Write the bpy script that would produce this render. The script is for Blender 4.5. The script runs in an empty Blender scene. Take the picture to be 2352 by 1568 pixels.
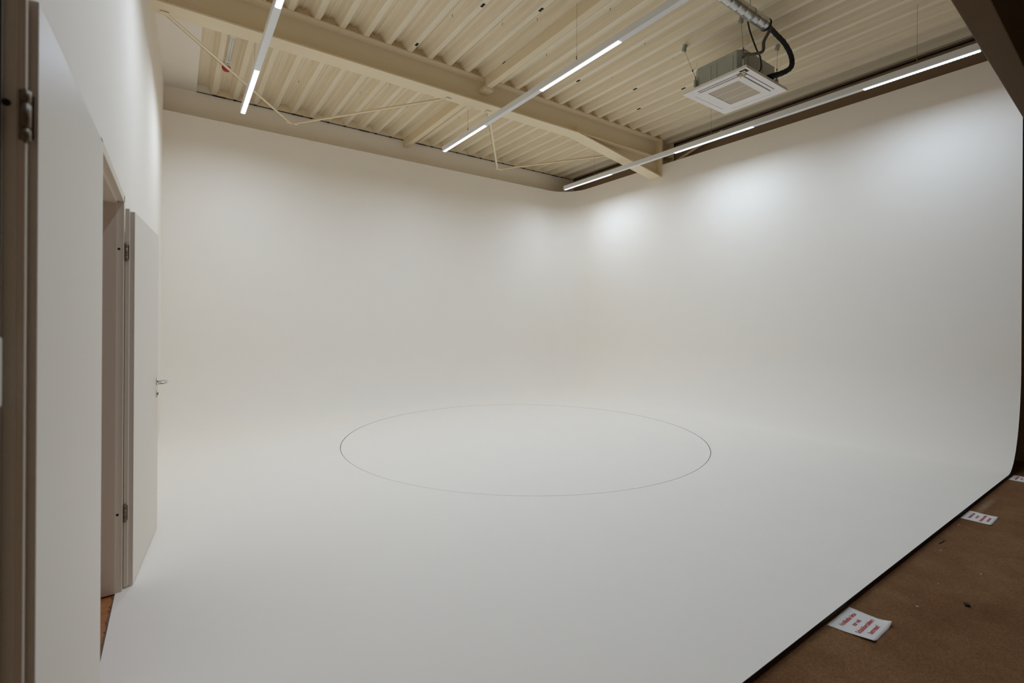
import bpy, bmesh, math, random
from mathutils import Vector, Matrix
random.seed(4)
PI = math.pi
SC = bpy.context.scene
COL = SC.collection
W0, H0 = 2352, 1568

# ------------------------------------------------------------------ camera
FPX = 1105.92
cam_d = bpy.data.cameras.new('camera')
cam_d.sensor_width = 36.0
cam_d.sensor_fit = 'HORIZONTAL'
cam_d.lens = FPX / W0 * 36.0
cam_d.shift_x = 0.0
cam_d.shift_y = -(H0 / 2 - 741.31) / W0
cam_d.clip_start = 0.02
cam_d.dof.use_dof = True
cam_d.dof.focus_distance = 5.5
cam_d.dof.aperture_fstop = 2.8
cam = bpy.data.objects.new('camera', cam_d)
COL.objects.link(cam)
yaw, roll, EYE = math.radians(35.0525), math.radians(0.3515), 1.45
Fv = Vector((math.sin(yaw), math.cos(yaw), 0))
Rv = Vector((math.cos(yaw), -math.sin(yaw), 0))
Uv = Vector((0, 0, 1))
R2 = Rv * math.cos(roll) + Uv * math.sin(roll)
U2 = Uv * math.cos(roll) - Rv * math.sin(roll)
m = Matrix((R2, U2, -Fv)).transposed().to_4x4()
m.translation = Vector((0, 0, EYE))
cam.matrix_world = m
SC.camera = cam

# ------------------------------------------------------------------ world + exposure
w = bpy.data.worlds.new('world')
SC.world = w
w.use_nodes = True
w.node_tree.nodes['Background'].inputs[0].default_value = (0.60, 0.45, 0.30, 1)
w.node_tree.nodes['Background'].inputs[1].default_value = 0.012
SC.cycles.max_bounces = 16
SC.cycles.diffuse_bounces = 12
SC.view_settings.view_transform = 'Standard'
SC.view_settings.look = 'None'
SC.view_settings.gamma = 1.0
SC.view_settings.exposure = 0.0
SC.view_settings.use_curve_mapping = False

LAMP_W = 19.2              # watts of each lit run
LAMP_SPREAD = math.radians(172)
LAMP_COL = (0.65, 0.80, 1.0)
GLOW = 0.95

# ------------------------------------------------------------------ dimensions
XR, YB, YF, ZT = 7.21, 8.10, 1.055, 4.324     # white cove: right wall, back wall, front edge, top
RX, RZ, RC = 0.56, 1.05, 0.60                 # sweep of the cove, vertical corner radius
XW = -0.235                                   # plaster face of the left wall
DECK = 4.785                                  # underside of the corrugated roof
ZL = 4.10                                     # underside of the lamps
GROUND = -0.03


# ------------------------------------------------------------------ materials
def mat(name, col, rough=0.6, metal=0.0, noise=0.0, nscale=8.0, nstretch=(1, 1, 1), bump=0.0, bscale=60.0, spec=0.5):
    mt = bpy.data.materials.new(name)
    mt.use_nodes = True
    nt = mt.node_tree
    b = nt.nodes['Principled BSDF']
    b.inputs['Base Color'].default_value = (*col, 1)
    b.inputs['Roughness'].default_value = rough
    b.inputs['Metallic'].default_value = metal
    b.inputs['Specular IOR Level'].default_value = spec
    if noise or bump:
        tc = nt.nodes.new('ShaderNodeTexCoord')
        mp = nt.nodes.new('ShaderNodeMapping')
        mp.inputs['Scale'].default_value = nstretch
        nt.links.new(tc.outputs['Object'], mp.inputs['Vector'])
    if noise:
        n = nt.nodes.new('ShaderNodeTexNoise')
        n.inputs['Scale'].default_value = nscale
        n.inputs['Detail'].default_value = 5
        nt.links.new(mp.outputs['Vector'], n.inputs['Vector'])
        r = nt.nodes.new('ShaderNodeMix')
        r.data_type = 'RGBA'
        r.inputs[6].default_value = (*[c * (1 - noise) for c in col], 1)
        r.inputs[7].default_value = (*[min(1, c * (1 + noise)) for c in col], 1)
        nt.links.new(n.outputs['Fac'], r.inputs[0])
        nt.links.new(r.outputs[2], b.inputs['Base Color'])
    if bump:
        n2 = nt.nodes.new('ShaderNodeTexNoise')
        n2.inputs['Scale'].default_value = bscale
        nt.links.new(mp.outputs['Vector'], n2.inputs['Vector'])
        bp = nt.nodes.new('ShaderNodeBump')
        bp.inputs['Strength'].default_value = bump
        bp.inputs['Distance'].default_value = 0.01
        nt.links.new(n2.outputs['Fac'], bp.inputs['Height'])
        nt.links.new(bp.outputs['Normal'], b.inputs['Normal'])
    return mt


M_COVE = mat('matt_white_paint', (0.92, 0.865, 0.785), 0.75, noise=0.012, nscale=2.5, spec=0.25)
M_EDGE = mat('dark_board_edge', (0.035, 0.025, 0.017), 0.9)
M_WALL = mat('white_plaster', (0.90, 0.835, 0.745), 0.8, noise=0.012, nscale=1.5, bump=0.06, bscale=120, spec=0.2)
M_BWALL = mat('off_white_wall_panel', (0.95, 0.89, 0.79), 0.8, noise=0.02, nscale=1.5, spec=0.2)
M_RWALL = mat('brown_dimmed_wall', (0.36, 0.26, 0.17), 0.8, noise=0.03, nscale=2, spec=0.2)  # darker copy of the building wall, dimming the right end
M_DARKWALL = mat('darkened_hall_wall', (0.13, 0.10, 0.075), 0.9, noise=0.05, nscale=2)  # unseen hall wall, colour darkened so it throws little light back
M_DECK = mat('cream_roof_sheet', (0.86, 0.76, 0.575), 0.5, noise=0.10, nscale=3.0, nstretch=(14, 0.6, 6), spec=0.35)
M_STEEL = mat('cream_painted_steel', (0.83, 0.71, 0.50), 0.5, noise=0.02, nscale=3, spec=0.3)
M_BEAMD = mat('shade_brown_beam', (0.13, 0.078, 0.036), 0.7, noise=0.03, nscale=20, bump=0.2, bscale=150, spec=0.15)  # dark tone carries the missing light on the front beam
M_TRUNK = mat('white_lacquered_aluminium', (0.80, 0.80, 0.79), 0.4, spec=0.4)
M_DOOR = mat('white_door_laminate', (0.82, 0.755, 0.665), 0.45, noise=0.01, nscale=2, spec=0.35)
M_DEDGE = mat('beige_door_edge', (0.68, 0.60, 0.51), 0.5)
M_FRAME = mat('white_steel_door_frame', (0.76, 0.67, 0.55), 0.4, spec=0.4)
M_GAP = mat('rubber_and_gap_shade', (0.012, 0.009, 0.007), 0.8)  # rubber black; also stands in for shade in holes and gaps
M_HINGE = mat('brushed_steel_hinge', (0.22, 0.17, 0.12), 0.45, metal=0.8)
M_HANDLE = mat('satin_steel_handle', (0.70, 0.66, 0.60), 0.25, metal=1.0)
M_GALV = mat('galvanised_sheet', (0.42, 0.45, 0.42), 0.45, metal=0.55, noise=0.08, nscale=12)
M_DUCT = mat('spiral_zinc_duct', (0.60, 0.60, 0.57), 0.30, metal=0.9, noise=0.06, nscale=8)
M_ACW = mat('white_air_con_plastic', (0.86, 0.82, 0.78), 0.45, spec=0.4)
M_ACG = mat('beige_filter_mesh', (0.55, 0.46, 0.35), 0.8)
M_MECH = mat('yellowed_plastic', (0.62, 0.50, 0.34), 0.6)
M_SPLINT = mat('splintered_edge', (0.22, 0.13, 0.075), 0.9)
M_BLACK = mat('black_foam_rubber', (0.015, 0.013, 0.012), 0.8, bump=0.4, bscale=40)
M_COPPER = mat('old_copper_pipe', (0.10, 0.075, 0.055), 0.6, metal=0.2)
M_RED = mat('red_plastic', (0.45, 0.02, 0.015), 0.4)
M_REDINK = mat('red_ink', (0.50, 0.035, 0.03), 0.8)
M_PAPER = mat('white_paper', (0.78, 0.75, 0.71), 0.85, noise=0.02, nscale=20)
M_SEAM = mat('grey_shadow_joint', (0.09, 0.07, 0.05), 0.9)
M_SWITCH = mat('white_switch_plastic', (0.82, 0.79, 0.73), 0.4)
M_PINK = mat('bounce_tinted_lining', (0.92, 0.66, 0.53), 0.6)  # pink tint carries the warm bounce off the wooden floor


def mat_concrete():
    mt = mat('brown_concrete', (0.15, 0.10, 0.06), 0.85, bump=0.25, bscale=90, spec=0.15)
    nt = mt.node_tree
    b = nt.nodes['Principled BSDF']
    tc = nt.nodes.new('ShaderNodeTexCoord')
    n1 = nt.nodes.new('ShaderNodeTexNoise'); n1.inputs['Scale'].default_value = 2.2; n1.inputs['Detail'].default_value = 9; n1.inputs['Roughness'].default_value = .62
    n2 = nt.nodes.new('ShaderNodeTexNoise'); n2.inputs['Scale'].default_value = 120; n2.inputs['Detail'].default_value = 2
    v = nt.nodes.new('ShaderNodeTexVoronoi'); v.inputs['Scale'].default_value = 5.5
    for n in (n1, n2, v):
        nt.links.new(tc.outputs['Object'], n.inputs['Vector'])
    r1 = nt.nodes.new('ShaderNodeValToRGB')
    r1.color_ramp.elements[0].position = 0.35; r1.color_ramp.elements[0].color = (0.165, 0.072, 0.028, 1)
    r1.color_ramp.elements[1].position = 0.68; r1.color_ramp.elements[1].color = (0.245, 0.130, 0.055, 1)
    nt.links.new(n1.outputs['Fac'], r1.inputs[0])
    mx = nt.nodes.new('ShaderNodeMix'); mx.data_type = 'RGBA'; mx.blend_type = 'MULTIPLY'; mx.inputs[0].default_value = 0.6
    r2 = nt.nodes.new('ShaderNodeValToRGB')
    r2.color_ramp.elements[0].position = 0.3; r2.color_ramp.elements[0].color = (0.55, 0.52, 0.5, 1)
    r2.color_ramp.elements[1].position = 0.65; r2.color_ramp.elements[1].color = (1.2, 1.2, 1.2, 1)
    nt.links.new(n2.outputs['Fac'], r2.inputs[0])
    nt.links.new(r1.outputs[0], mx.inputs[6]); nt.links.new(r2.outputs[0], mx.inputs[7])
    # pale paint drips
    r3 = nt.nodes.new('ShaderNodeValToRGB')
    r3.color_ramp.elements[0].position = 0.028; r3.color_ramp.elements[0].color = (1, 1, 1, 1)
    r3.color_ramp.elements[1].position = 0.036; r3.color_ramp.elements[1].color = (0, 0, 0, 1)
    nt.links.new(v.outputs['Distance'], r3.inputs[0])
    m2 = nt.nodes.new('ShaderNodeMix'); m2.data_type = 'RGBA'
    m2.inputs[7].default_value = (0.55, 0.47, 0.38, 1)
    nt.links.new(r3.outputs[0], m2.inputs[0]); nt.links.new(mx.outputs[2], m2.inputs[6])
    # pale dried smear on the floor beside the middle notice
    mp = nt.nodes.new('ShaderNodeMapping')
    mp.inputs['Location'].default_value = (-5.46 / .42, -1.0 / .035, 0)
    mp.inputs['Scale'].default_value = (1 / .42, 1 / .035, 0)
    ln = nt.nodes.new('ShaderNodeVectorMath'); ln.operation = 'LENGTH'
    nt.links.new(tc.outputs['Object'], mp.inputs['Vector']); nt.links.new(mp.outputs['Vector'], ln.inputs[0])
    r4 = nt.nodes.new('ShaderNodeMapRange')
    r4.inputs['From Min'].default_value = 1.0; r4.inputs['From Max'].default_value = 0.0
    r4.inputs['To Min'].default_value = 0.0; r4.inputs['To Max'].default_value = 0.55
    nt.links.new(ln.outputs['Value'], r4.inputs['Value'])
    mm = nt.nodes.new('ShaderNodeMath'); mm.operation = 'MULTIPLY'
    nt.links.new(r4.outputs['Result'], mm.inputs[0]); nt.links.new(n1.outputs['Fac'], mm.inputs[1])
    m3 = nt.nodes.new('ShaderNodeMix'); m3.data_type = 'RGBA'
    m3.inputs[7].default_value = (0.62, 0.50, 0.36, 1)
    nt.links.new(mm.outputs[0], m3.inputs[0]); nt.links.new(m2.outputs[2], m3.inputs[6])
    nt.links.new(m3.outputs[2], b.inputs['Base Color'])
    return mt


def mat_wood():
    mt = mat('orange_wood_floor', (0.5, 0.2, 0.07), 0.5)
    nt = mt.node_tree
    b = nt.nodes['Principled BSDF']
    tc = nt.nodes.new('ShaderNodeTexCoord')
    mp = nt.nodes.new('ShaderNodeMapping'); mp.inputs['Scale'].default_value = (2, 14, 1)
    n1 = nt.nodes.new('ShaderNodeTexNoise'); n1.inputs['Scale'].default_value = 4; n1.inputs['Detail'].default_value = 6
    nt.links.new(tc.outputs['Object'], mp.inputs['Vector']); nt.links.new(mp.outputs['Vector'], n1.inputs['Vector'])
    r1 = nt.nodes.new('ShaderNodeValToRGB')
    r1.color_ramp.elements[0].position = 0.3; r1.color_ramp.elements[0].color = (0.36, 0.13, 0.04, 1)
    r1.color_ramp.elements[1].position = 0.7; r1.color_ramp.elements[1].color = (0.52, 0.22, 0.08, 1)
    nt.links.new(n1.outputs['Fac'], r1.inputs[0]); nt.links.new(r1.outputs[0], b.inputs['Base Color'])
    return mt


def mat_emit(name, col, s):
    mt = bpy.data.materials.new(name)
    mt.use_nodes = True
    nt = mt.node_tree
    b = nt.nodes['Principled BSDF']
    b.inputs['Base Color'].default_value = (0.6, 0.6, 0.6, 1)
    b.inputs['Emission Color'].default_value = (*col, 1)
    b.inputs['Emission Strength'].default_value = s
    return mt


M_CONC = mat_concrete()
M_WOOD = mat_wood()
M_GLOW = mat_emit('lit_lamp_lens', (0.82, 0.92, 1.0), GLOW)


# ------------------------------------------------------------------ mesh helpers
def add_box(bm, lo, hi, mi=0, bevel=0.0, rot=None, org=None):
    lo, hi = Vector(lo), Vector(hi)
    vs = [bm.verts.new((x, y, z)) for x in (lo.x, hi.x) for y in (lo.y, hi.y) for z in (lo.z, hi.z)]
    q = [(0, 1, 3, 2), (4, 6, 7, 5), (0, 4, 5, 1), (2, 3, 7, 6), (0, 2, 6, 4), (1, 5, 7, 3)]
    fs = [bm.faces.new([vs[i] for i in f]) for f in q]
    for f in fs:
        f.material_index = mi
    if bevel > 0:
        es = list({e for f in fs for e in f.edges})
        r = bmesh.ops.bevel(bm, geom=es, offset=bevel, segments=2, affect='EDGES', profile=0.5)
        vs = list({v for f in r['faces'] for v in f.verts} | {v for v in vs if v.is_valid})
    if rot is not None:
        bmesh.ops.rotate(bm, verts=[v for v in vs if v.is_valid], cent=org or (0, 0, 0), matrix=rot)
    return vs


def add_prism(bm, pts, axis, a, b, mi=0):
    """extrude a closed 2-D outline along an axis from a to b"""
    def P(p, t):
        return {'x': (t, p[0], p[1]), 'y': (p[0], t, p[1]), 'z': (p[0], p[1], t)}[axis]
    v0 = [bm.verts.new(P(p, a)) for p in pts]
    v1 = [bm.verts.new(P(p, b)) for p in pts]
    n = len(pts)
    fs = [bm.faces.new(v0), bm.faces.new(v1[::-1])]
    for i in range(n):
        fs.append(bm.faces.new((v0[i], v1[i], v1[(i + 1) % n], v0[(i + 1) % n])))
    for f in fs:
        f.material_index = mi
    return v0 + v1


def add_tube(bm, path, r, seg=12, mi=0, caps=True):
    """tube along a polyline; r is a number or a list"""
    path = [Vector(p) for p in path]
    n = len(path)
    rings = []
    up = None
    for i, p in enumerate(path):
        d = (path[min(i + 1, n - 1)] - path[max(i - 1, 0)]).normalized()
        if up is None:
            up = d.orthogonal().normalized()
        up = (up - d * up.dot(d)).normalized()
        s = d.cross(up)
        rr = r[i] if isinstance(r, (list, tuple)) else r
        rings.append([bm.verts.new(p + (up * math.cos(2 * PI * k / seg) + s * math.sin(2 * PI * k / seg)) * rr) for k in range(seg)])
    for a, b in zip(rings, rings[1:]):
        for k in range(seg):
            f = bm.faces.new((a[k], a[(k + 1) % seg], b[(k + 1) % seg], b[k]))
            f.smooth = True
            f.material_index = mi
    if caps:
        bm.faces.new(rings[0][::-1]).material_index = mi
        bm.faces.new(rings[-1]).material_index = mi


def smooth_path(pts, n=10):
    pts = [Vector(p) for p in pts]
    P = [pts[0] * 2 - pts[1]] + pts + [pts[-1] * 2 - pts[-2]]
    out = []
    for i in range(1, len(P) - 2):
        for k in range(n):
            t = k / n
            a, b, c, d = P[i - 1], P[i], P[i + 1], P[i + 2]
            out.append(0.5 * ((2 * b) + (c - a) * t + (2 * a - 5 * b + 4 * c - d) * t * t + (3 * b - a - 3 * c + d) * t ** 3))
    out.append(pts[-1])
    return out


def obj(name, bm, mats, parent=None, fix=True):
    if fix:
        bmesh.ops.recalc_face_normals(bm, faces=bm.faces)
    me = bpy.data.meshes.new(name)
    bm.to_mesh(me)
    bm.free()
    for mm in (mats if isinstance(mats, (list, tuple)) else [mats]):
        me.materials.append(mm)
    o = bpy.data.objects.new(name, me)
    COL.objects.link(o)
    if parent:
        o.parent = parent
        o.matrix_parent_inverse = world_of(parent).inverted()
    return o


def world_of(o):
    if o.parent:
        return world_of(o.parent) @ o.matrix_parent_inverse @ o.matrix_basis
    return o.matrix_basis.copy()


def tag(o, label, cat, group=None, kind=None):
    o['label'] = label
    if cat:
        o['category'] = cat
    if group:
        o['group'] = group
    if kind:
        o['kind'] = kind
    return o


def thing(name, loc, label, cat, group=None):
    o = bpy.data.objects.new(name, None)
    o.empty_display_size = 0.1
    COL.objects.link(o)
    o.location = loc
    return tag(o, label, cat, group)


def struct(o, label=None):
    o['kind'] = 'structure'
    if label:
        o['label'] = label
    return o


def BM():
    return bmesh.new()


def box_obj(name, boxes, mats, parent=None, bevel=0.0):
    bm = BM()
    for lo, hi in boxes:
        add_box(bm, lo, hi, bevel=bevel)
    return obj(name, bm, mats, parent)


# ================================================================== setting
struct(box_obj('floor', [((-0.236, -4, -0.12), (9.2, 9.0, GROUND))], M_CONC), 'brown concrete floor')
struct(box_obj('floor', [((-2.2, -4, -0.12), (-0.252, 5.0, -0.008))], M_WOOD), 'orange brown wooden floor beyond the doorway')


def wall_x(y):
    return XW if y <= 4.3 else XW + (y - 4.3) * 0.0255


# left wall: pieces around the two openings, 0.5 m thick
D_FAR = (2.36, 3.305)      # opening of the far doorway
D_NEAR = (0.33, 1.200)     # opening of the near doorway
HEAD = 2.085
bm = BM()
for y0, y1, z0 in ((-4, D_NEAR[0] - .03, 0), (D_NEAR[0] - .03, D_NEAR[1] + .03, HEAD + .03), (D_NEAR[1] + .03, D_FAR[0] - .03, 0),
                   (D_FAR[0] - .03, D_FAR[1] + .03, HEAD + .03), (D_FAR[1] + .03, 4.3, 0)):
    add_box(bm, (XW - 0.42, y0, (-0.12 if z0 == 0 else z0)), (XW, y1, 5.0))
add_prism(bm, [(XW - .42, 4.3), (XW, 4.3), (wall_x(8.5), 8.5), (XW - .42, 8.5)], 'z', -0.12, 5.0)
bmesh.ops.remove_doubles(bm, verts=bm.verts, dist=0.0005)
struct(obj('wall_left', bm, M_WALL), 'white plastered left wall with two doorways')

struct(box_obj('wall_back', [((-0.7, 8.38, -0.12), (9.2, 8.6, 5.2))], M_BWALL), 'off-white building wall behind the white cove')
struct(box_obj('wall_right', [((7.62, -4, -0.12), (7.82, 8.38, 5.2))], M_RWALL), 'building wall behind the right wing of the cove')
struct(box_obj('wall_front', [((-0.7, -4.2, -0.12), (9.2, -4.0, 5.2))], M_DARKWALL), 'unseen wall behind the camera, darkened to bounce little light')
struct(box_obj('wall_corridor', [((-2.3, -4.2, -0.12), (-2.2, 5.0, 2.6)), ((-2.2, 4.9, -0.12), (XW - .42, 5.0, 2.6)), ((-2.2, -4.2, 2.5), (XW - .42, 5.0, 2.6))], M_PINK),
       'walls and ceiling of the room beyond the doorways')
struct(box_obj('trim_1', [((-0.6, 1.2, DECK - .01), (0.246, 8.4, DECK + .10))], M_WALL), 'flat white strip between left wall and corrugated roof')

# ---- corrugated roof deck
PITCH, X0 = 0.2708, 1.006
DH = 0.105
prof = []
k = -3
xs_low = []
x = 0.246
prof.append((0.246, DECK))
while True:
    c = X0 + k * PITCH
    if c - 0.13 > 7.9:
        break
    if c > 0.4:
        xs_low.append(c)
    k += 1
prof = [(0.246, DECK + DH)]
for c in xs_low:
    prof += [(c - .088, DECK + DH), (c - .083, DECK + DH - .004), (c - .058, DECK + .052), (c - .052, DECK + .050), (c - .030, DECK), (c + .030, DECK), (c + .052, DECK + .050), (c + .058, DECK + .052), (c + .083, DECK + DH - .004), (c + .088, DECK + DH)]
    g = c + PITCH / 2
    prof += [(g - .014, DECK + DH), (g - .007, DECK + DH - .012), (g + .007, DECK + DH - .012), (g + .014, DECK + DH)]
xe = prof[-1][0]
prof += [(xe, DECK + .2), (0.246, DECK + .2)]
bm = BM()
add_prism(bm, prof, 'y', -4.0, 8.38)
ceiling = struct(obj('ceiling', bm, M_DECK), 'cream corrugated metal roof deck')
# light closures between the ribs on top of the beam
bm = BM()
for a, b in zip(xs_low, xs_low[1:]):
    if b < 7.3:
        add_prism(bm, [(a + .031, DECK + .0), (b - .031, DECK), (b - .056, DECK + .052), (b - .086, DECK + DH - .002), (a + .086, DECK + DH - .002), (a + .056, DECK + .052)], 'y', 5.66, 5.67)
obj('flute_closure', bm, M_DECK, ceiling)
for px, py in ((2.62, 4.33), (3.06, 4.03), (2.31, 5.40), (3.33, 5.12), (4.13, 4.23), (4.46, 4.91), (5.32, 4.61), (5.77, 4.20), (5.90, 5.00)):
    c = min(xs_low, key=lambda q: abs(q - px))
    bm = BM()
    add_box(bm, (c - .006, py - .032, DECK - .003), (c + .022, py + .032, DECK + .004))
    obj('punched_slot', bm, M_GAP, ceiling)
for sx, sy in ((0.80, 6.9), (1.36, 7.4), (1.62, 6.6), (2.16, 7.2), (2.5, 6.7), (2.9, 7.5), (3.2, 6.5), (3.9, 7.1), (4.3, 6.8), (4.7, 7.6), (1.65, 4.9), (2.2, 4.4), (2.45, 4.8),
               (2.95, 4.6), (3.3, 4.3), (3.75, 4.8), (3.9, 3.7), (4.3, 4.3), (4.6, 3.9), (4.9, 4.7), (5.2, 3.9), (5.5, 5.0), (6.0, 3.2), (6.3, 2.6), (6.6, 3.9), (6.1, 2.2)):
    g0 = min(xs_low, key=lambda q: abs(q + PITCH / 2 - sx)) + PITCH / 2
    bm = BM()
    add_tube(bm, [(g0 + .03, sy, DECK + DH + .004), (g0 + .03, sy, DECK + DH - .028)], [.0035, .002], 6)
    obj('screw_tip', bm, M_GAP, ceiling)
# black strip for the eaves gap shadow, dark joint along the back wall
struct(box_obj('trim_2', [((7.598, 1.0, DECK - .014), (7.62, 8.38, DECK + .0))], M_GAP), 'black strip standing in for the gap shadow between roof and right building wall')
bm = BM()
for a, b in zip(xs_low, xs_low[1:]):
    if b < 7.6:
        add_prism(bm, [(a + .031, DECK), (b - .031, DECK), (b - .056, DECK + .052), (b - .086, DECK + DH - .002), (a + .086, DECK + DH - .002), (a + .056, DECK + .052)], 'y', 8.352, 8.362)
obj('end_closure', bm, M_STEEL, ceiling)
bm = BM()
add_box(bm, (0.25, 8.362, DECK - .007), (7.5, 8.381, DECK - .003))
for i, a in enumerate(xs_low[:-1]):
    if a < 7.4:
        add_box(bm, (a - .022, 8.350, DECK - .010), (a + .022 if i % 4 else a + .15, 8.381, DECK - .0005))
struct(obj('trim_3', bm, M_GAP), 'dark joint under the roof ribs at the back wall')

# ================================================================== white cove
def contour(d, z, n=36):
    pts = [(wall_x(YB - d) - 0.004, YB - d)]
    for q in (0.2, 0.4, 0.6, 0.8):
        pts.append((pts[0][0] + (XR - RC - pts[0][0]) * q, YB - d))
    r = max(RC - d, 0.005)
    for i in range(n + 1):
        a = PI / 2 * (1 - i / n)
        pts.append((XR - RC + r * math.cos(a), YB - RC + r * math.sin(a)))
    y_end = YB - RC
    for q in (0.25, 0.5, 0.75, 1.0):
        pts.append((XR - d, y_end + (YF - y_end) * q))
    return [Vector((p[0], p[1], z)) for p in pts]


bm = BM()
levels = [(RX + .03, 0)]
NP = 16
for i in range(NP + 1):
    ph = PI / 2 * i / NP
    levels.append((RX * (1 - math.sin(ph)), RZ * (1 - math.cos(ph))))
levels += [(0, 2.0), (0, 3.2), (0, ZT)]
rows = [[bm.verts.new(p) for p in contour(d, z)] for d, z in levels]
for a, b in zip(rows, rows[1:]):
    for i in range(len(a) - 1):
        f = bm.faces.new((a[i], b[i], b[i + 1], a[i + 1]))
        f.smooth = True
# floor with the round hole of the turntable
TC, TR = (3.75, 5.06), 2.262
hole = [bm.verts.new((TC[0] + TR * math.cos(2 * PI * i / 192), TC[1] + TR * math.sin(2 * PI * i / 192), 0)) for i in range(192)]
outer = list(rows[0])
xl = -0.250
fl = [bm.verts.new((xl, YF, 0)), bm.verts.new((xl, 2.0, 0)), bm.verts.new((xl, 2.9, 0)), bm.verts.new((xl, 4.3, 0))]
loop = outer + fl
edges = []
def edge(a, b):
    e = bm.edges.get((a, b))
    return e or bm.edges.new((a, b))
for i in range(len(loop)):
    edges.append(edge(loop[i], loop[(i + 1) % len(loop)]))
for i in range(192):
    edges.append(edge(hole[i], hole[(i + 1) % 192]))
r = bmesh.ops.triangle_fill(bm, edges=edges, use_beauty=True, use_dissolve=False)
for f in [g for g in r['geom'] if isinstance(g, bmesh.types.BMFace)]:
    f.normal_update()
    if f.normal.z < 0:
        f.normal_flip()
    f.smooth = False
for f in bm.faces:
    f.normal_update()
# make wall faces look inward
for f in bm.faces:
    c = f.calc_center_median()
    if c.z <= 0.001:
        if f.normal.z < 0:
            f.normal_flip()
    else:
        inward = Vector((3.5, 4.5, 3.0 if c.z > 1 else 6.0)) - c
        if f.normal.dot(inward) < 0:
            f.normal_flip()
for e in bm.edges:
    if len(e.link_faces) < 2:
        e.smooth = False
cove = obj('infinity_cove', bm, [M_COVE, M_EDGE], fix=False)
sol = cove.modifiers.new('thickness', 'SOLIDIFY')
sol.thickness = 0.022
sol.offset = -1
sol.material_offset_rim = 1
tag(cove, 'seamless white studio cove sweeping from the floor up the back and right walls', 'studio backdrop')

bm = BM()
c0 = []
for zz, rr in ((-0.026, TR - .005), (-0.002, TR - .005), (0.0, TR - .007)):
    c0.append([bm.verts.new((TC[0] + rr * math.cos(2 * PI * i / 192), TC[1] + rr * math.sin(2 * PI * i / 192), zz)) for i in range(192)])
for a, b in zip(c0, c0[1:]):
    for i in range(192):
        bm.faces.new((a[i], a[(i + 1) % 192], b[(i + 1) % 192], b[i]))
bm.faces.new(c0[-1])
bm.faces.new(c0[0][::-1])
tt = obj('turntable', bm, M_COVE)
tag(tt, 'large round white turntable set flush in the white floor', 'turntable')

# ================================================================== doors
def door_frame(parent, y0, y1, far):
    """steel frame around an opening: architrave on the wall face and stepped jambs"""
    xa = XW + 0.013
    bm = BM()
    for s, ye in ((-1, y0), (1, y1)):
        # architrave leg, jamb, stop
        lo, hi = (ye + (0 if far else .022), ye + .038) if s > 0 else (ye - .038, ye)
        add_box(bm, (XW, lo, 0), (xa, hi, HEAD + .038), bevel=.002)
        lo, hi = (ye + (0 if far else .020), ye + .030) if s > 0 else (ye - .025, ye)
        add_box(bm, (XW - .016, lo, 0), (XW + .002, hi, HEAD), bevel=.001)
        lo, hi = (ye - .012, ye + .025) if s > 0 else (ye - .025, ye + .012)
        add_box(bm, (XW - .10, lo, 0), (XW - .016, hi, HEAD), bevel=.001)
    add_box(bm, (XW, y0 - .038, HEAD), (xa, y1 + .038, HEAD + .040), bevel=.002)
    add_box(bm, (XW - .016, y0, HEAD), (XW + .002, y1, HEAD + .029))
    add_box(bm, (XW - .10, y0, HEAD - .012), (XW - .016, y1, HEAD + .029))
    fr = obj('door_frame', bm, M_FRAME, parent)
    if not far:
        bm = BM()
        add_box(bm, (XW - .0165, y1 - .013, 0.0), (XW - .012, y1 - .006, HEAD - .02))
        obj('seal', bm, M_GAP, fr)
    for z in (1.831, 0.414):
        bm = BM()
        add_tube(bm, [(XW - .008, y1 - .0012, z), (XW - .008, y1 + .002, z)], 0.0065, 12)
        obj('bore_hole', bm, M_GAP, fr)
    # lining of the deep opening behind the frame
    bm = BM()
    add_box(bm, (XW - .43, y1, 0), (XW - .10, y1 + .032, HEAD + .03))
    add_box(bm, (XW - .43, y0 - .032, 0), (XW - .10, y0, HEAD + .03))
    add_box(bm, (XW - .43, y0, HEAD), (XW - .10, y1, HEAD + .032))
    obj('door_lining', bm, M_PINK, parent)
    return fr


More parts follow.
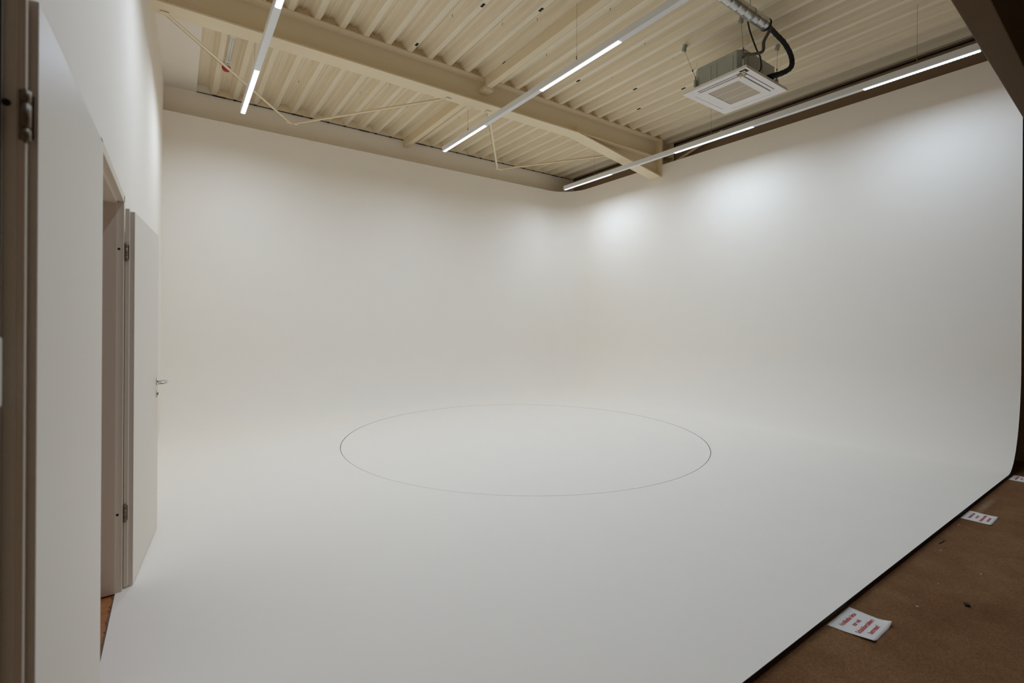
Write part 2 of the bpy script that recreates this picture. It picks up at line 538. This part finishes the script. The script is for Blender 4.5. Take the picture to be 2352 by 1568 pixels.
def door_leaf(parent, P, ang, wid=0.886, handle=True, hn=-.034):
    """leaf opened flat against the wall: P = hinge end of its visible face, ang = angle off the wall"""
    ex = Vector((math.sin(ang), math.cos(ang), 0))      # along the leaf
    en = Vector((math.cos(ang), -math.sin(ang), 0))     # towards the room
    P = Vector(P)

    def T(l, n, z):
        return P + ex * l + en * n + Vector((0, 0, z))

    def lbox(bm, l, n, z, mi=0, bevel=.0):
        vs = [bm.verts.new(T(a, b, c)) for a in l for b in n for c in z]
        q = [(0, 1, 3, 2), (4, 6, 7, 5), (0, 4, 5, 1), (2, 3, 7, 6), (0, 2, 6, 4), (1, 5, 7, 3)]
        fs = [bm.faces.new([vs[i] for i in f]) for f in q]
        for f in fs:
            f.material_index = mi
        fs[0].material_index = 1
        fs[1].material_index = 1
        if bevel:
            bmesh.ops.bevel(bm, geom=list({e for f in fs for e in f.edges}), offset=bevel, segments=2, affect='EDGES', profile=.5)
    bm = BM()
    lbox(bm, (0, wid - .026), (-.022, 0), (.008, 2.043), bevel=.0015)
    lbox(bm, (-.013, wid - .0262), (-.040, -.0215), (.008, 2.056), bevel=.0015)
    leaf = obj('door_leaf', bm, [M_DOOR, M_DEDGE], parent)
    for z in (1.82, 0.41):
        bm = BM()
        for za, zb in ((-.045, -.024), (-.022, .022), (.024, .045)):
            a = T(-.019, hn, z + za); b = T(-.019, hn, z + zb)
            add_tube(bm, [a, b], 0.0085, 14)
        add_tube(bm, [T(-.019, hn, z - .049), T(-.019, hn, z + .049)], 0.0035, 10)
        vs = [bm.verts.new(T(a, b, c)) for a in (-.014, -.0125) for b in (hn, hn + .012) for c in (z - .04, z + .04)]
        for f in [(0, 1, 3, 2), (4, 6, 7, 5), (0, 4, 5, 1), (2, 3, 7, 6), (0, 2, 6, 4), (1, 5, 7, 3)]:
            bm.faces.new([vs[i] for i in f])
        obj('hinge', bm, M_HINGE, leaf)
    if handle:
        l0, z0 = wid - .085, 1.03
        bm = BM()
        add_tube(bm, [T(l0, 0, z0), T(l0, .008, z0)], 0.026, 24)
        add_tube(bm, smooth_path([T(l0, .005, z0), T(l0, .04, z0), T(l0 - .006, .054, z0), T(l0 - .022, .060, z0), T(l0 - .06, .060, z0), T(l0 - .115, .058, z0)], 6), 0.0095, 14)
        # return towards the door at the end of the lever
        add_tube(bm, smooth_path([T(l0 - .108, .0575, z0), T(l0 - .122, .053, z0), T(l0 - .127, .038, z0), T(l0 - .127, .026, z0)], 5), 0.0090, 12)
        obj('door_handle', bm, M_HANDLE, leaf)
        bm = BM()
        add_tube(bm, [T(l0, 0, z0 - .085), T(l0, .007, z0 - .085)], 0.024, 24)
        add_box(bm, T(l0, .007, z0 - .095) - Vector((.002, .002, 0)), T(l0, .0085, z0 - .075) + Vector((.002, .002, 0)))
        obj('keyhole_plate', bm, M_HANDLE, leaf)
    return leaf


d1 = bpy.data.objects.new('door_1', None); COL.objects.link(d1); d1.location = (XW, D_FAR[1], 0)
struct(d1, 'white door opened back against the left wall beside the orange-floored doorway')
door_frame(d1, *D_FAR, True)
door_leaf(d1, (-0.178, 3.341, 0), math.radians(5.8))
d2 = bpy.data.objects.new('door_2', None); COL.objects.link(d2); d2.location = (XW, D_NEAR[1], 0)
struct(d2, 'nearest white door folded open along the left wall at the picture edge')
door_frame(d2, *D_NEAR, False)
door_leaf(d2, (-0.209, 1.2435, 0), math.radians(0.8), handle=False, hn=-.014)

sw = thing('light_switch', (XW - .10, 1.186, 1.36), 'white light switch inside the nearest doorway at the left picture edge', 'switch')
bm = BM()
add_box(bm, (XW - .095, 1.172, 1.300), (XW - .008, 1.188, 1.420), bevel=.003)
obj('switch_plate', bm, M_SWITCH, sw)
for z0, z1 in ((1.318, 1.356), (1.360, 1.402)):
    bm = BM()
    add_box(bm, (XW - .082, 1.168, z0), (XW - .022, 1.173, z1), bevel=.002)
    obj('rocker', bm, M_TRUNK, sw)

bm = BM()
yy = 2.37
edge_pts = []
while yy < 3.30:
    edge_pts.append((-0.2525 - random.uniform(.001, .012), yy))
    yy += random.uniform(.012, .04)
pl = [(-0.2505, 2.37)] + edge_pts + [(-0.2505, 3.30)]
add_prism(bm, pl[::-1], 'z', -0.0079, -0.004)
struct(obj('trim_4', bm, M_SPLINT), 'worn brown edge of the floor in the doorway')

# ================================================================== portal beam with haunch
BY0, BY1, BYC = 5.588, 5.815, 5.70
ZB = 4.434
beam = thing('steel_beam', (3.5, BYC, ZB), 'long cream steel I-beam crossing under the corrugated roof', 'beam')
bm = BM()
add_box(bm, (-0.22, BY0, ZB), (XR - .02, BY1, ZB + .018), bevel=.001)
obj('bottom_flange', bm, M_STEEL, beam)
bm = BM()
add_box(bm, (-0.22, BY0, DECK - .020), (XR - .02, BY1, DECK), bevel=.001)
obj('top_flange', bm, M_STEEL, beam)
bm = BM()
add_box(bm, (-0.22, BYC - .006, ZB + .017), (XR - .02, BYC + .006, DECK - .019))
obj('web', bm, M_STEEL, beam)
HX0, HZ1 = 5.19, 4.105
bm = BM()
sl = (HZ1 - ZB) / (XR - .02 - HX0)
add_prism(bm, [(HX0, ZB), (XR - .02, HZ1), (XR - .02, HZ1 + .018), (HX0 + .05, ZB + .01)], 'y', BY0, BY1)
add_prism(bm, [(HX0 + .03, ZB - .002), (XR - .02, HZ1 + .012), (XR - .02, ZB + .005), (HX0 + .03, ZB + .005)], 'y', BYC - .006, BYC + .006)
obj('haunch', bm, M_STEEL, beam)
bm = BM()
add_box(bm, (HX0 - .005, BY0 + .015, ZB + .015), (HX0 + .007, BY1 - .015, ZB + .13))
obj('stiffener', bm, M_STEEL, beam)
bm = BM()
add_box(bm, (XR - .022, BY0 - .012, HZ1 - .01), (XR + .006, BY1 + .012, DECK + .015), bevel=.002)
ep = obj('end_plate', bm, M_STEEL, beam)
for z in (4.20, 4.33, 4.60, 4.70):
    for y in (BY0 + .035, BY1 - .035):
        bm = BM()
        add_tube(bm, [(XR - .040, y, z), (XR - .020, y, z)], 0.016, 6)
        add_tube(bm, [(XR - .026, y, z), (XR - .021, y, z)], 0.022, 16)
        obj('bolt', bm, M_STEEL, ep)

colm = thing('steel_column', (7.35, BYC, GROUND), 'steel column behind the white wall at the haunched end of the roof beam', 'column')
bm = BM()
add_box(bm, (XR + .030, BY0, GROUND), (XR + .045, BY1, 4.84))
add_box(bm, (XR + .335, BY0, GROUND), (XR + .350, BY1, 4.84))
add_box(bm, (XR + .044, BYC - .006, GROUND), (XR + .336, BYC + .006, 4.84))
obj('column_shaft', bm, M_STEEL, colm)
bm = BM()
add_box(bm, (XR + .044, BY0 + .01, 4.50), (XR + .336, BY1 - .01, 4.515))
obj('column_stiffener', bm, M_STEEL, colm)

br = thing('wall_brace', (7.55, 4.9, 4.3), 'slim diagonal brace in the gap behind the top of the right white wall', 'brace')
bm = BM()
add_box(bm, (7.50, 4.55, 4.38), (7.53, 5.62, 4.42), rot=Matrix.Rotation(math.radians(-16), 3, 'X'), org=(7.5, 5.6, 4.4))
obj('brace_bar', bm, M_STEEL, br)

# purlins (square tubes along the roof)
p1 = thing('roof_purlin', (3.48, 3.3, 4.65), 'cream square tube under the roof running from the beam towards the camera', 'purlin', 'square tubes under the roof')
bm = BM()
add_box(bm, (3.445, 0.9, 4.650), (3.535, BY0 - .01, DECK), bevel=.006)
obj('tube', bm, M_STEEL, p1)
bm = BM()
add_box(bm, (3.415, BY0 - .045, 4.610), (3.555, BYC - .01, 4.652), bevel=.002)
add_tube(bm, [(3.46, BY0 - .02, 4.60), (3.46, BY0 - .02, 4.613)], .010, 6)
add_tube(bm, [(3.52, BY0 - .02, 4.60), (3.52, BY0 - .02, 4.613)], .010, 6)
obj('bracket', bm, M_STEEL, p1)
p2 = thing('roof_purlin', (3.45, 7.0, 4.65), 'cream square tube under the roof between the beam and the back wall', 'purlin', 'square tubes under the roof')
bm = BM()
add_box(bm, (3.415, BYC + .01, 4.650), (3.505, 8.375, DECK), bevel=.006)
obj('tube', bm, M_STEEL, p2)

# wind bracing between beam and back wall
def brace(a, b, label):
    a, b = Vector(a), Vector(b)
    t = thing('wind_brace', (a + b) / 2, label, 'brace', 'diagonal roof braces')
    d = (b - a)
    L = d.length
    ang = math.atan2(d.y, d.x)
    bm = BM()
    add_box(bm, (0, -.020, -.004), (L, .020, .004))
    add_box(bm, (0, .016, -.004), (L, .020, .036))
    bmesh.ops.rotate(bm, verts=bm.verts, cent=(0, 0, 0), matrix=Matrix.Rotation(ang, 3, 'Z'))
    bmesh.ops.translate(bm, verts=bm.verts, vec=a)
    obj('angle_bar', bm, M_STEEL, t)
    for p in (a, b):
        bm = BM()
        add_box(bm, p - Vector((.035, .03, .008)), p + Vector((.035, .03, -.0045)), bevel=.001)
        obj('gusset', bm, M_STEEL, t)


ZBR = 4.432
brace((-0.09, 5.76, ZBR), (1.395, 7.83, ZBR), 'diagonal roof brace nearest the left wall')
brace((1.485, 7.83, ZBR), (2.975, 5.75, ZBR), 'diagonal roof brace rising rightward to the middle of the beam')
brace((3.615, 5.77, ZBR), (5.10, 7.80, ZBR), 'short steep roof brace crossing behind the middle lamp row')
brace((5.18, 7.80, ZBR), (6.45, 5.82, ZBR), 'faint diagonal roof brace furthest right behind the beam')

# downstand beam over the cove's front edge, carried up to block light
def fy(x):
    return 0.938 + 0.0335 * (x - 4.135)
bm = BM()
pts = [(-0.23, fy(-0.23)), (7.6, fy(7.6)), (7.6, fy(7.6) - .165), (-0.23, fy(-0.23) - .165)]
add_prism(bm, pts, 'z', 3.574, DECK)
db = obj('downstand_beam', bm, M_BEAMD)
bv = db.modifiers.new('bevel', 'BEVEL'); bv.width = .008; bv.segments = 2
tag(db, 'overhead beam, darkened brown-grey for lack of light, cutting across the top right corner', 'beam')

# ================================================================== lamp rows
def lamp_row(x, y_end, label, lit, wires, y_start=1.21):
    t = thing('linear_lamp', (x, (y_start + y_end) / 2, ZL), label, 'lamp', 'suspended white light rows')
    Wd, Hh = 0.062, 0.072
    bm = BM()
    h = Wd / 2
    add_prism(bm, [(x - h, ZL + .006), (x - h, ZL + Hh), (x - h + .006, ZL + Hh + .006), (x + h - .006, ZL + Hh + .006), (x + h, ZL + Hh), (x + h, ZL + .006), (x + h - .004, ZL + .003), (x - h + .004, ZL + .003)], 'y', y_start, y_end)
    obj('lamp_housing', bm, M_TRUNK, t)
    for a, b in lit:
        a = max(a, y_start + .005)
        # lens strip: row of small raised lenses
        bm = BM()
        n = max(2, int((b - a) / .0284)) * 6
        cols = []
        for i in range(n + 1):
            y = a + (b - a) * i / n
            dz = .0045 * abs(math.sin(PI * i / 6))
            cols.append([bm.verts.new((x + sx * (h - .004), y, z)) for sx, z in ((-1, ZL + .004), (-.8, ZL - .003 - dz * .6), (-.35, ZL - .005 - dz), (.35, ZL - .005 - dz), (.8, ZL - .003 - dz * .6), (1, ZL + .004))])
        for p, q in zip(cols, cols[1:]):
            for k in range(5):
                f = bm.faces.new((p[k], q[k], q[k + 1], p[k + 1]))
                f.smooth = True
            bm.faces.new((p[5], q[5], q[0], p[0]))
        bm.faces.new(cols[0]); bm.faces.new(cols[-1][::-1])
        obj('lamp_lens', bm, M_GLOW, t)
        ld = bpy.data.lights.new('lamp_light', 'AREA')
        ld.shape = 'RECTANGLE'
        ld.size = .046
        ld.size_y = (b - a)
        ld.energy = LAMP_W * (b - a) / 1.25
        ld.color = LAMP_COL
        ld.spread = LAMP_SPREAD
        lo = bpy.data.objects.new('lamp_light', ld)
        COL.objects.link(lo)
        lo.parent = t
        lo.location = Vector((x, (a + b) / 2, ZL - .018)) - t.location
    for y in wires:
        bm = BM()
        add_tube(bm, [(x, y, ZL + Hh + .05), (x, y, DECK + .02)], 0.0014, 6)
        wv = obj('suspension_wire', bm, M_HINGE, t)
        bm = BM()
        add_box(bm, (x - .012, y - .02, ZL + Hh + .004), (x + .012, y + .02, ZL + Hh + .016), bevel=.002)
        add_tube(bm, [(x, y, ZL + Hh + .014), (x, y, ZL + Hh + .034), (x, y, ZL + Hh + .036), (x, y, ZL + Hh + .062)], [.008, .008, .005, .004], 10)
        add_tube(bm, [(x, y, ZL + Hh + .03), (x - .012, y - .02, ZL + Hh + .018)], .002, 6)
        obj('wire_gripper', bm, M_HINGE, wv)
    return t


lamp_row(0.705, 7.02, 'suspended light row nearest the left wall, short lit tip pointing down-left', [(5.73, 7.01), (3.21, 4.48), (1.07, 1.96)], (5.93, 3.4, 1.7))
lamp_row(3.418, 6.74, 'suspended light row crossing in the middle of the roof', [(5.52, 6.73), (3.13, 4.32), (1.07, 1.90)], (6.0, 3.73, 1.6))
lamp_row(6.349, 7.255, 'suspended light row along the top of the right white wall', [(6.00, 7.245), (3.44, 4.68), (1.07, 2.175)], (6.43, 4.06, 1.70))

# ================================================================== air conditioner
AX0, AX1, AY0, AY1, AZ = 4.905, 5.785, 2.735, 3.510, 4.150
ac = thing('ceiling_air_conditioner', ((AX0 + AX1) / 2, (AY0 + AY1) / 2, AZ), 'white square cassette air conditioner hanging below the corrugated roof', 'air conditioner')
bm = BM()
th = .028
def ring(bm, o, i, z0, z1, mi=0):
    (x0, y0, x1, y1), (a0, b0, a1, b1) = o, i
    for lo, hi in (((x0, y0), (x1, b0)), ((x0, b1), (x1, y1)), ((x0, b0), (a0, b1)), ((a1, b0), (x1, b1))):
        add_box(bm, (lo[0], lo[1], z0), (hi[0], hi[1], z1), mi)
g = .20
ring(bm, (AX0, AY0, AX1, AY1), (AX0 + .065, AY0 + .065, AX1 - .065, AY1 - .065), AZ, AZ + th)
ring(bm, (AX0 + .125, AY0 + .125, AX1 - .125, AY1 - .125), (AX0 + g, AY0 + g, AX1 - g, AY1 - g), AZ - .002, AZ + th)
# solid corners between the air slots
for cx, cy in ((AX0 + .065, AY1 - .155), (AX1 - .155, AY0 + .065), (AX1 - .155, AY1 - .155)):
    add_box(bm, (cx, cy, AZ), (cx + .09, cy + .09, AZ + th))
obj('fascia_panel', bm, M_ACW, ac)
bm = BM()
add_box(bm, (AX0 + .05, AY0 + .05, AZ + .022), (AX1 - .05, AY1 - .05, AZ + .030))
obj('dark_recess', bm, M_GAP, ac)
# louvre flaps in the four slots
for nm, lo, hi in (('a', (AX0 + .155, AY0 + .078), (AX1 - .155, AY0 + .112)), ('b', (AX0 + .088, AY0 + .155), (AX0 + .106, AY1 - .155)),
                   ('c', (AX0 + .155, AY1 - .122), (AX1 - .155, AY1 - .068)), ('d', (AX1 - .122, AY0 + .155), (AX1 - .068, AY1 - .155))):
    bm = BM()
    add_box(bm, (lo[0], lo[1], AZ + .001), (hi[0], hi[1], AZ + .012), bevel=.002)
    obj('louvre', bm, M_ACW, ac)
bm = BM()
add_box(bm, (AX0 + g, AY0 + g, AZ + .004), (AX1 - g, AY1 - g, AZ + .012))
gr = obj('intake_grille', bm, M_ACG, ac)
bm = BM()
for q in (1 / 3, 2 / 3):
    xx = AX0 + g + (AX1 - AX0 - 2 * g) * q
    add_box(bm, (xx - .003, AY0 + g, AZ + .001), (xx + .003, AY1 - g, AZ + .005))
obj('grille_rib', bm, M_ACW, gr)
bm = BM()
for i in range(12):
    a = random.uniform(0, .075); b = random.uniform(0, .075)
    add_box(bm, (AX0 + .055 + a, AY0 + .055 + b, AZ - .006), (AX0 + .070 + a + random.uniform(0, .025), AY0 + .070 + b + random.uniform(0, .025), AZ + .012), bevel=.002)
oc = obj('open_corner', bm, M_MECH, ac)
bm = BM()
add_prism(bm, [(AX0 + .022, AY0 + .022), (AX0 + .095, AY0 + .022), (AX0 + .095, AY0 + .05), (AX0 + .05, AY0 + .05), (AX0 + .05, AY0 + .095), (AX0 + .022, AY0 + .095)], 'z', AZ - .0012, AZ + .002)
obj('corner_opening', bm, M_GAP, oc)
bm = BM()
bx0, bx1, by0, by1, bz1 = AX0 + .075, AX1 - .055, AY0 + .09, AY1 - .085, 4.425
c = .06
add_prism(bm, [(bx0 + c, by0), (bx1 - c, by0), (bx1, by0 + c), (bx1, by1 - c), (bx1 - c, by1), (bx0 + c, by1), (bx0, by1 - c), (bx0, by0 + c)], 'z', AZ + .028, bz1)
body = obj('casing', bm, M_GALV, ac)
for y0, y1 in ((by0 + .10, by0 + .27), (by0 + .29, by0 + .345), (by0 + .365, by1 - .09)):
    bm = BM()
    add_box(bm, (bx0 - .004, y0, 4.215), (bx0 + .001, y1, 4.385), bevel=.0035)
    obj('embossed_field', bm, M_GALV, body)
for x0_, x1_ in ((bx0 + .12, bx0 + .32), (bx0 + .42, bx1 - .10)):
    bm = BM()
    add_box(bm, (x0_, by0 - .004, 4.215), (x1_, by0 + .001, 4.385), bevel=.0035)
    obj('embossed_field', bm, M_GALV, body)
bm = BM()
add_box(bm, (bx1 - .16, by0 - .012, 4.185), (bx1 - .09, by0 - .001, 4.245), bevel=.003)
obj('warning_label', bm, M_RED, body)
# hangers: lug on casing, rod wire, clamp on the roof
for lx, ly, tx, ty in ((bx0 - .02, by1 - .05, 5.005, 3.56), (bx0 + .03, by0 - .005, 5.03, 2.865), (bx1 - .03, by0 - .01, 5.885, 2.90), (bx1 + .01, by1 - .05, 5.88, 3.55)):
    bm = BM()
    add_box(bm, (lx - .02, ly - .012, 4.20), (lx + .02, ly + .012, 4.29), bevel=.003)
    add_tube(bm, [(lx, ly, 4.28), (lx, ly, 4.33)], .010, 8)
    lug = obj('hanger_lug', bm, M_GALV, ac)
    bm = BM()
    add_tube(bm, [(lx, ly, 4.32), (lx + (tx - lx) * .25, ly + (ty - ly) * .25, 4.42)], .0022, 6)
    add_tube(bm, [(lx + (tx - lx) * .25, ly + (ty - ly) * .25, 4.42), (tx, ty, 4.74)], .0018, 6)
    mx, my = lx + (tx - lx) * .25, ly + (ty - ly) * .25
    add_tube(bm, [(mx, my, 4.41), (mx, my, 4.435)], .008, 8)
    add_tube(bm, smooth_path([(mx, my, 4.43), (mx + .035, my - .02, 4.47), (mx + .05, my - .03, 4.53)], 5), .0012, 5)
    obj('hanger_wire', bm, M_HINGE, ac)
    bm = BM()
    add_box(bm, (tx - .022, ty - .016, 4.725), (tx + .022, ty + .016, DECK + .02), bevel=.003, rot=Matrix.Rotation(.3, 3, 'X'), org=(tx, ty, 4.76))
    add_tube(bm, [(tx - .025, ty, 4.74), (tx + .03, ty, 4.74)], .010, 8)
    obj('roof_clamp', bm, M_GALV, ac)

# duct
du = thing('spiral_duct', (4.0, 2.54, 4.50), 'round zinc duct entering from the top above the air conditioner', 'duct')
bm = BM()
path, rad = [], []
n = 46
for i in range(n + 1):
    xx = 3.10 + (4.915 - 3.10) * i / n
    path.append((xx, 2.54, 4.50)); rad.append(.058)
    if i % 3 == 2 and i < n:
        path.append((xx + .004, 2.54, 4.50)); rad.append(.0592)
        path.append((xx + .008, 2.54, 4.50)); rad.append(.058)
add_tube(bm, path, rad, 28)
obj('duct_pipe', bm, M_DUCT, du)
bm = BM()
add_tube(bm, [(4.905, 2.54, 4.50), (4.922, 2.54, 4.50)], .0615, 28)
obj('end_collar', bm, M_BLACK, du)
for xx in (3.5, 4.62):
    bm = BM()
    add_tube(bm, [(xx, 2.54, 4.555), (xx, 2.54, DECK + .01)], .003, 6)
    add_tube(bm, [(xx - .012, 2.54, 4.50), (xx + .012, 2.54, 4.50)], .0615, 28)
    obj('duct_hanger', bm, M_GALV, du)

ho = BM()
add_tube(ho, smooth_path([(4.93, 2.545, 4.495), (5.05, 2.57, 4.535), (5.24, 2.60, 4.548), (5.42, 2.60, 4.515), (5.56, 2.60, 4.44), (5.60, 2.60, 4.355), (5.57, 2.61, 4.285), (5.50, 2.66, 4.235), (5.48, 2.76, 4.235), (5.49, 2.808, 4.24)], 8),
         [.023 + .011 * (i / 72) ** 2 + .0015 * math.sin(i * 1.7) for i in range(73)], 14)
tag(obj('insulated_hose', ho, M_BLACK), 'thick black insulated hose curving from duct end to the air conditioner', 'hose')
bm = BM()
add_tube(bm, smooth_path([(4.935, 2.50, 4.47), (4.945, 2.53, 4.42), (4.955, 2.58, 4.36), (4.975, 2.60, 4.28), (4.94, 2.66, 4.265), (4.93, 2.76, 4.30), (4.965, 2.805, 4.31)], 7), .016, 10)
tag(obj('condensate_pipe', bm, M_COPPER), 'thin dark pipe dropping from the duct end into the left side of the air conditioner', 'pipe')
bm = BM()
add_tube(bm, smooth_path([(3.9, 3.02, 4.775), (4.3, 2.90, 4.775), (4.62, 2.74, 4.76), (4.72, 2.66, 4.66), (4.85, 2.67, 4.48), (4.97, 2.665, 4.33), (5.10, 2.69, 4.29), (5.20, 2.74, 4.22), (5.22, 2.812, 4.20)], 8), .0075, 8)
tag(obj('power_cable', bm, M_BLACK), 'thin dark cable running along the roof and down to the air conditioner', 'cable')

# red sounder with conduit on the roof above the left corner
so = thing('alarm_sounder', (0.54, 7.30, DECK), 'small red alarm sounder under the roof in the far left corner', 'alarm')
bm = BM()
add_tube(bm, [(0.54, 7.30, DECK + .03), (0.54, 7.30, DECK - .02)], .045, 20)
obj('sounder_base', bm, M_TRUNK, so)
bm = BM()
add_tube(bm, [(0.54, 7.30, DECK - .018), (0.54, 7.30, DECK - .04), (0.54, 7.30, DECK - .068), (0.54, 7.30, DECK - .078)], [.050, .052, .038, .012], 24)
obj('sounder_dome', bm, M_RED, so)
bm = BM()
add_tube(bm, [(0.535, 7.20, DECK + .005), (0.535, 6.45, DECK + .005)], .012, 10)
add_tube(bm, [(0.562, 7.20, DECK + .005), (0.562, 6.45, DECK + .005)], .009, 10)
for y in (7.17, 6.5):
    add_box(bm, (0.515, y - .015, DECK - .012), (0.58, y + .015, DECK + .016), bevel=.002)
tag(obj('cable_conduit', bm, M_TRUNK), 'short twin conduit clipped under the roof beside the red sounder', 'conduit')

# ================================================================== paper notices
LINES = ('Hohlkehle bitte', 'nur mit', 'Schuhüberziehern', 'betreten!')


def notice(corners, curl, label):
    """corners: far-left, far-right, near-right, near-left on the floor"""
    A, B, Cc, D = [Vector((*p, GROUND)) for p in corners]
    t = thing('paper_notice', (A + Cc) / 2, label, 'notice', 'notices along the edge of the white floor')
    nx, ny = 16, 12
    bm = BM()

    def pt(u, v, lift=0.0):
        p = (A * (1 - u) + B * u) * (1 - v) + (D * (1 - u) + Cc * u) * v
        cu = max(0, (u - .80) / .20) * max(0, (v - .70) / .30)
        cl = max(0, (.15 - u) / .15) * max(0, (v - .3) / .7)
        p.z += .0014 + lift + curl * .020 * cu ** 1.3 + curl * .010 * cl + .0012 * math.sin(u * 7 + v * 4 + curl) ** 2
        p.x -= curl * .008 * cu ** 2
        return p
    grid = [[bm.verts.new(pt(i / nx, j / ny)) for i in range(nx + 1)] for j in range(ny + 1)]
    for j in range(ny):
        for i in range(nx):
            f = bm.faces.new((grid[j][i], grid[j][i + 1], grid[j + 1][i + 1], grid[j + 1][i]))
            f.smooth = True
    sh = obj('sheet', bm, M_PAPER, t)
    s = sh.modifiers.new('t', 'SOLIDIFY'); s.thickness = .0004; s.offset = 1
    for k, txt in enumerate(LINES):
        cu = bpy.data.curves.new('tmp', 'FONT')
        cu.body = txt
        cu.align_x = 'CENTER'
        cu.size = 1.0
        cu.offset = 0.02
        to = bpy.data.objects.new('tmp', cu)
        COL.objects.link(to)
        dg = bpy.context.evaluated_depsgraph_get()
        me = bpy.data.meshes.new_from_object(to.evaluated_get(dg))
        bpy.data.objects.remove(to)
        wd = max(v.co.x for v in me.vertices) - min(v.co.x for v in me.vertices)
        goal = (0.63, 0.30, 0.74, 0.42)[k]           # share of the sheet's width
        v0 = (0.265, 0.455, 0.655, 0.845)[k]
        su = goal / wd
        for v in me.vertices:
            q = pt(0.50 + v.co.x * su, v0 - v.co.y * 0.155, .0009)
            v.co = q
        me.materials.clear()
        me.materials.append(M_REDINK)
        o = bpy.data.objects.new('printed_line', me)
        COL.objects.link(o)
        o.parent = t
        o.matrix_parent_inverse = world_of(t).inverted()


notice([(2.641, 1.046), (2.906, 1.046), (2.912, 0.862), (2.674, 0.861)], 1.0, 'nearest red-lettered paper notice, one corner curling up, on the concrete floor')
notice([(4.958, 1.046), (5.222, 1.046), (5.212, 0.880), (4.962, 0.876)], .25, 'middle red-lettered paper notice lying on concrete beside the white floor')
notice([(6.586, 1.046), (6.83, 1.046), (6.83, 0.872), (6.586, 0.872)], .2, 'furthest red-lettered paper notice, cut off by the right picture edge')

# litter on the concrete
bm = BM()
add_box(bm, (3.425, .687, GROUND), (3.452, .708, GROUND + .012), bevel=.003, rot=Matrix.Rotation(.5, 3, 'Z'), org=(3.438, .697, 0))
tag(obj('rubber_chip', bm, M_BLACK), 'small black chip lying alone on the brown concrete', 'litter')
bm = BM()
add_tube(bm, smooth_path([(4.255, 1.005, GROUND + .004), (4.30, 1.000, GROUND + .006), (4.345, 1.004, GROUND + .005), (4.362, 1.022, GROUND + .010)], 5), .0028, 7)
add_tube(bm, [(4.335, 1.002, GROUND + .006), (4.345, .985, GROUND + .006)], .002, 6)
tag(obj('twig', bm, M_COPPER), 'thin brown twig on the concrete just outside the white floor edge', 'twig')
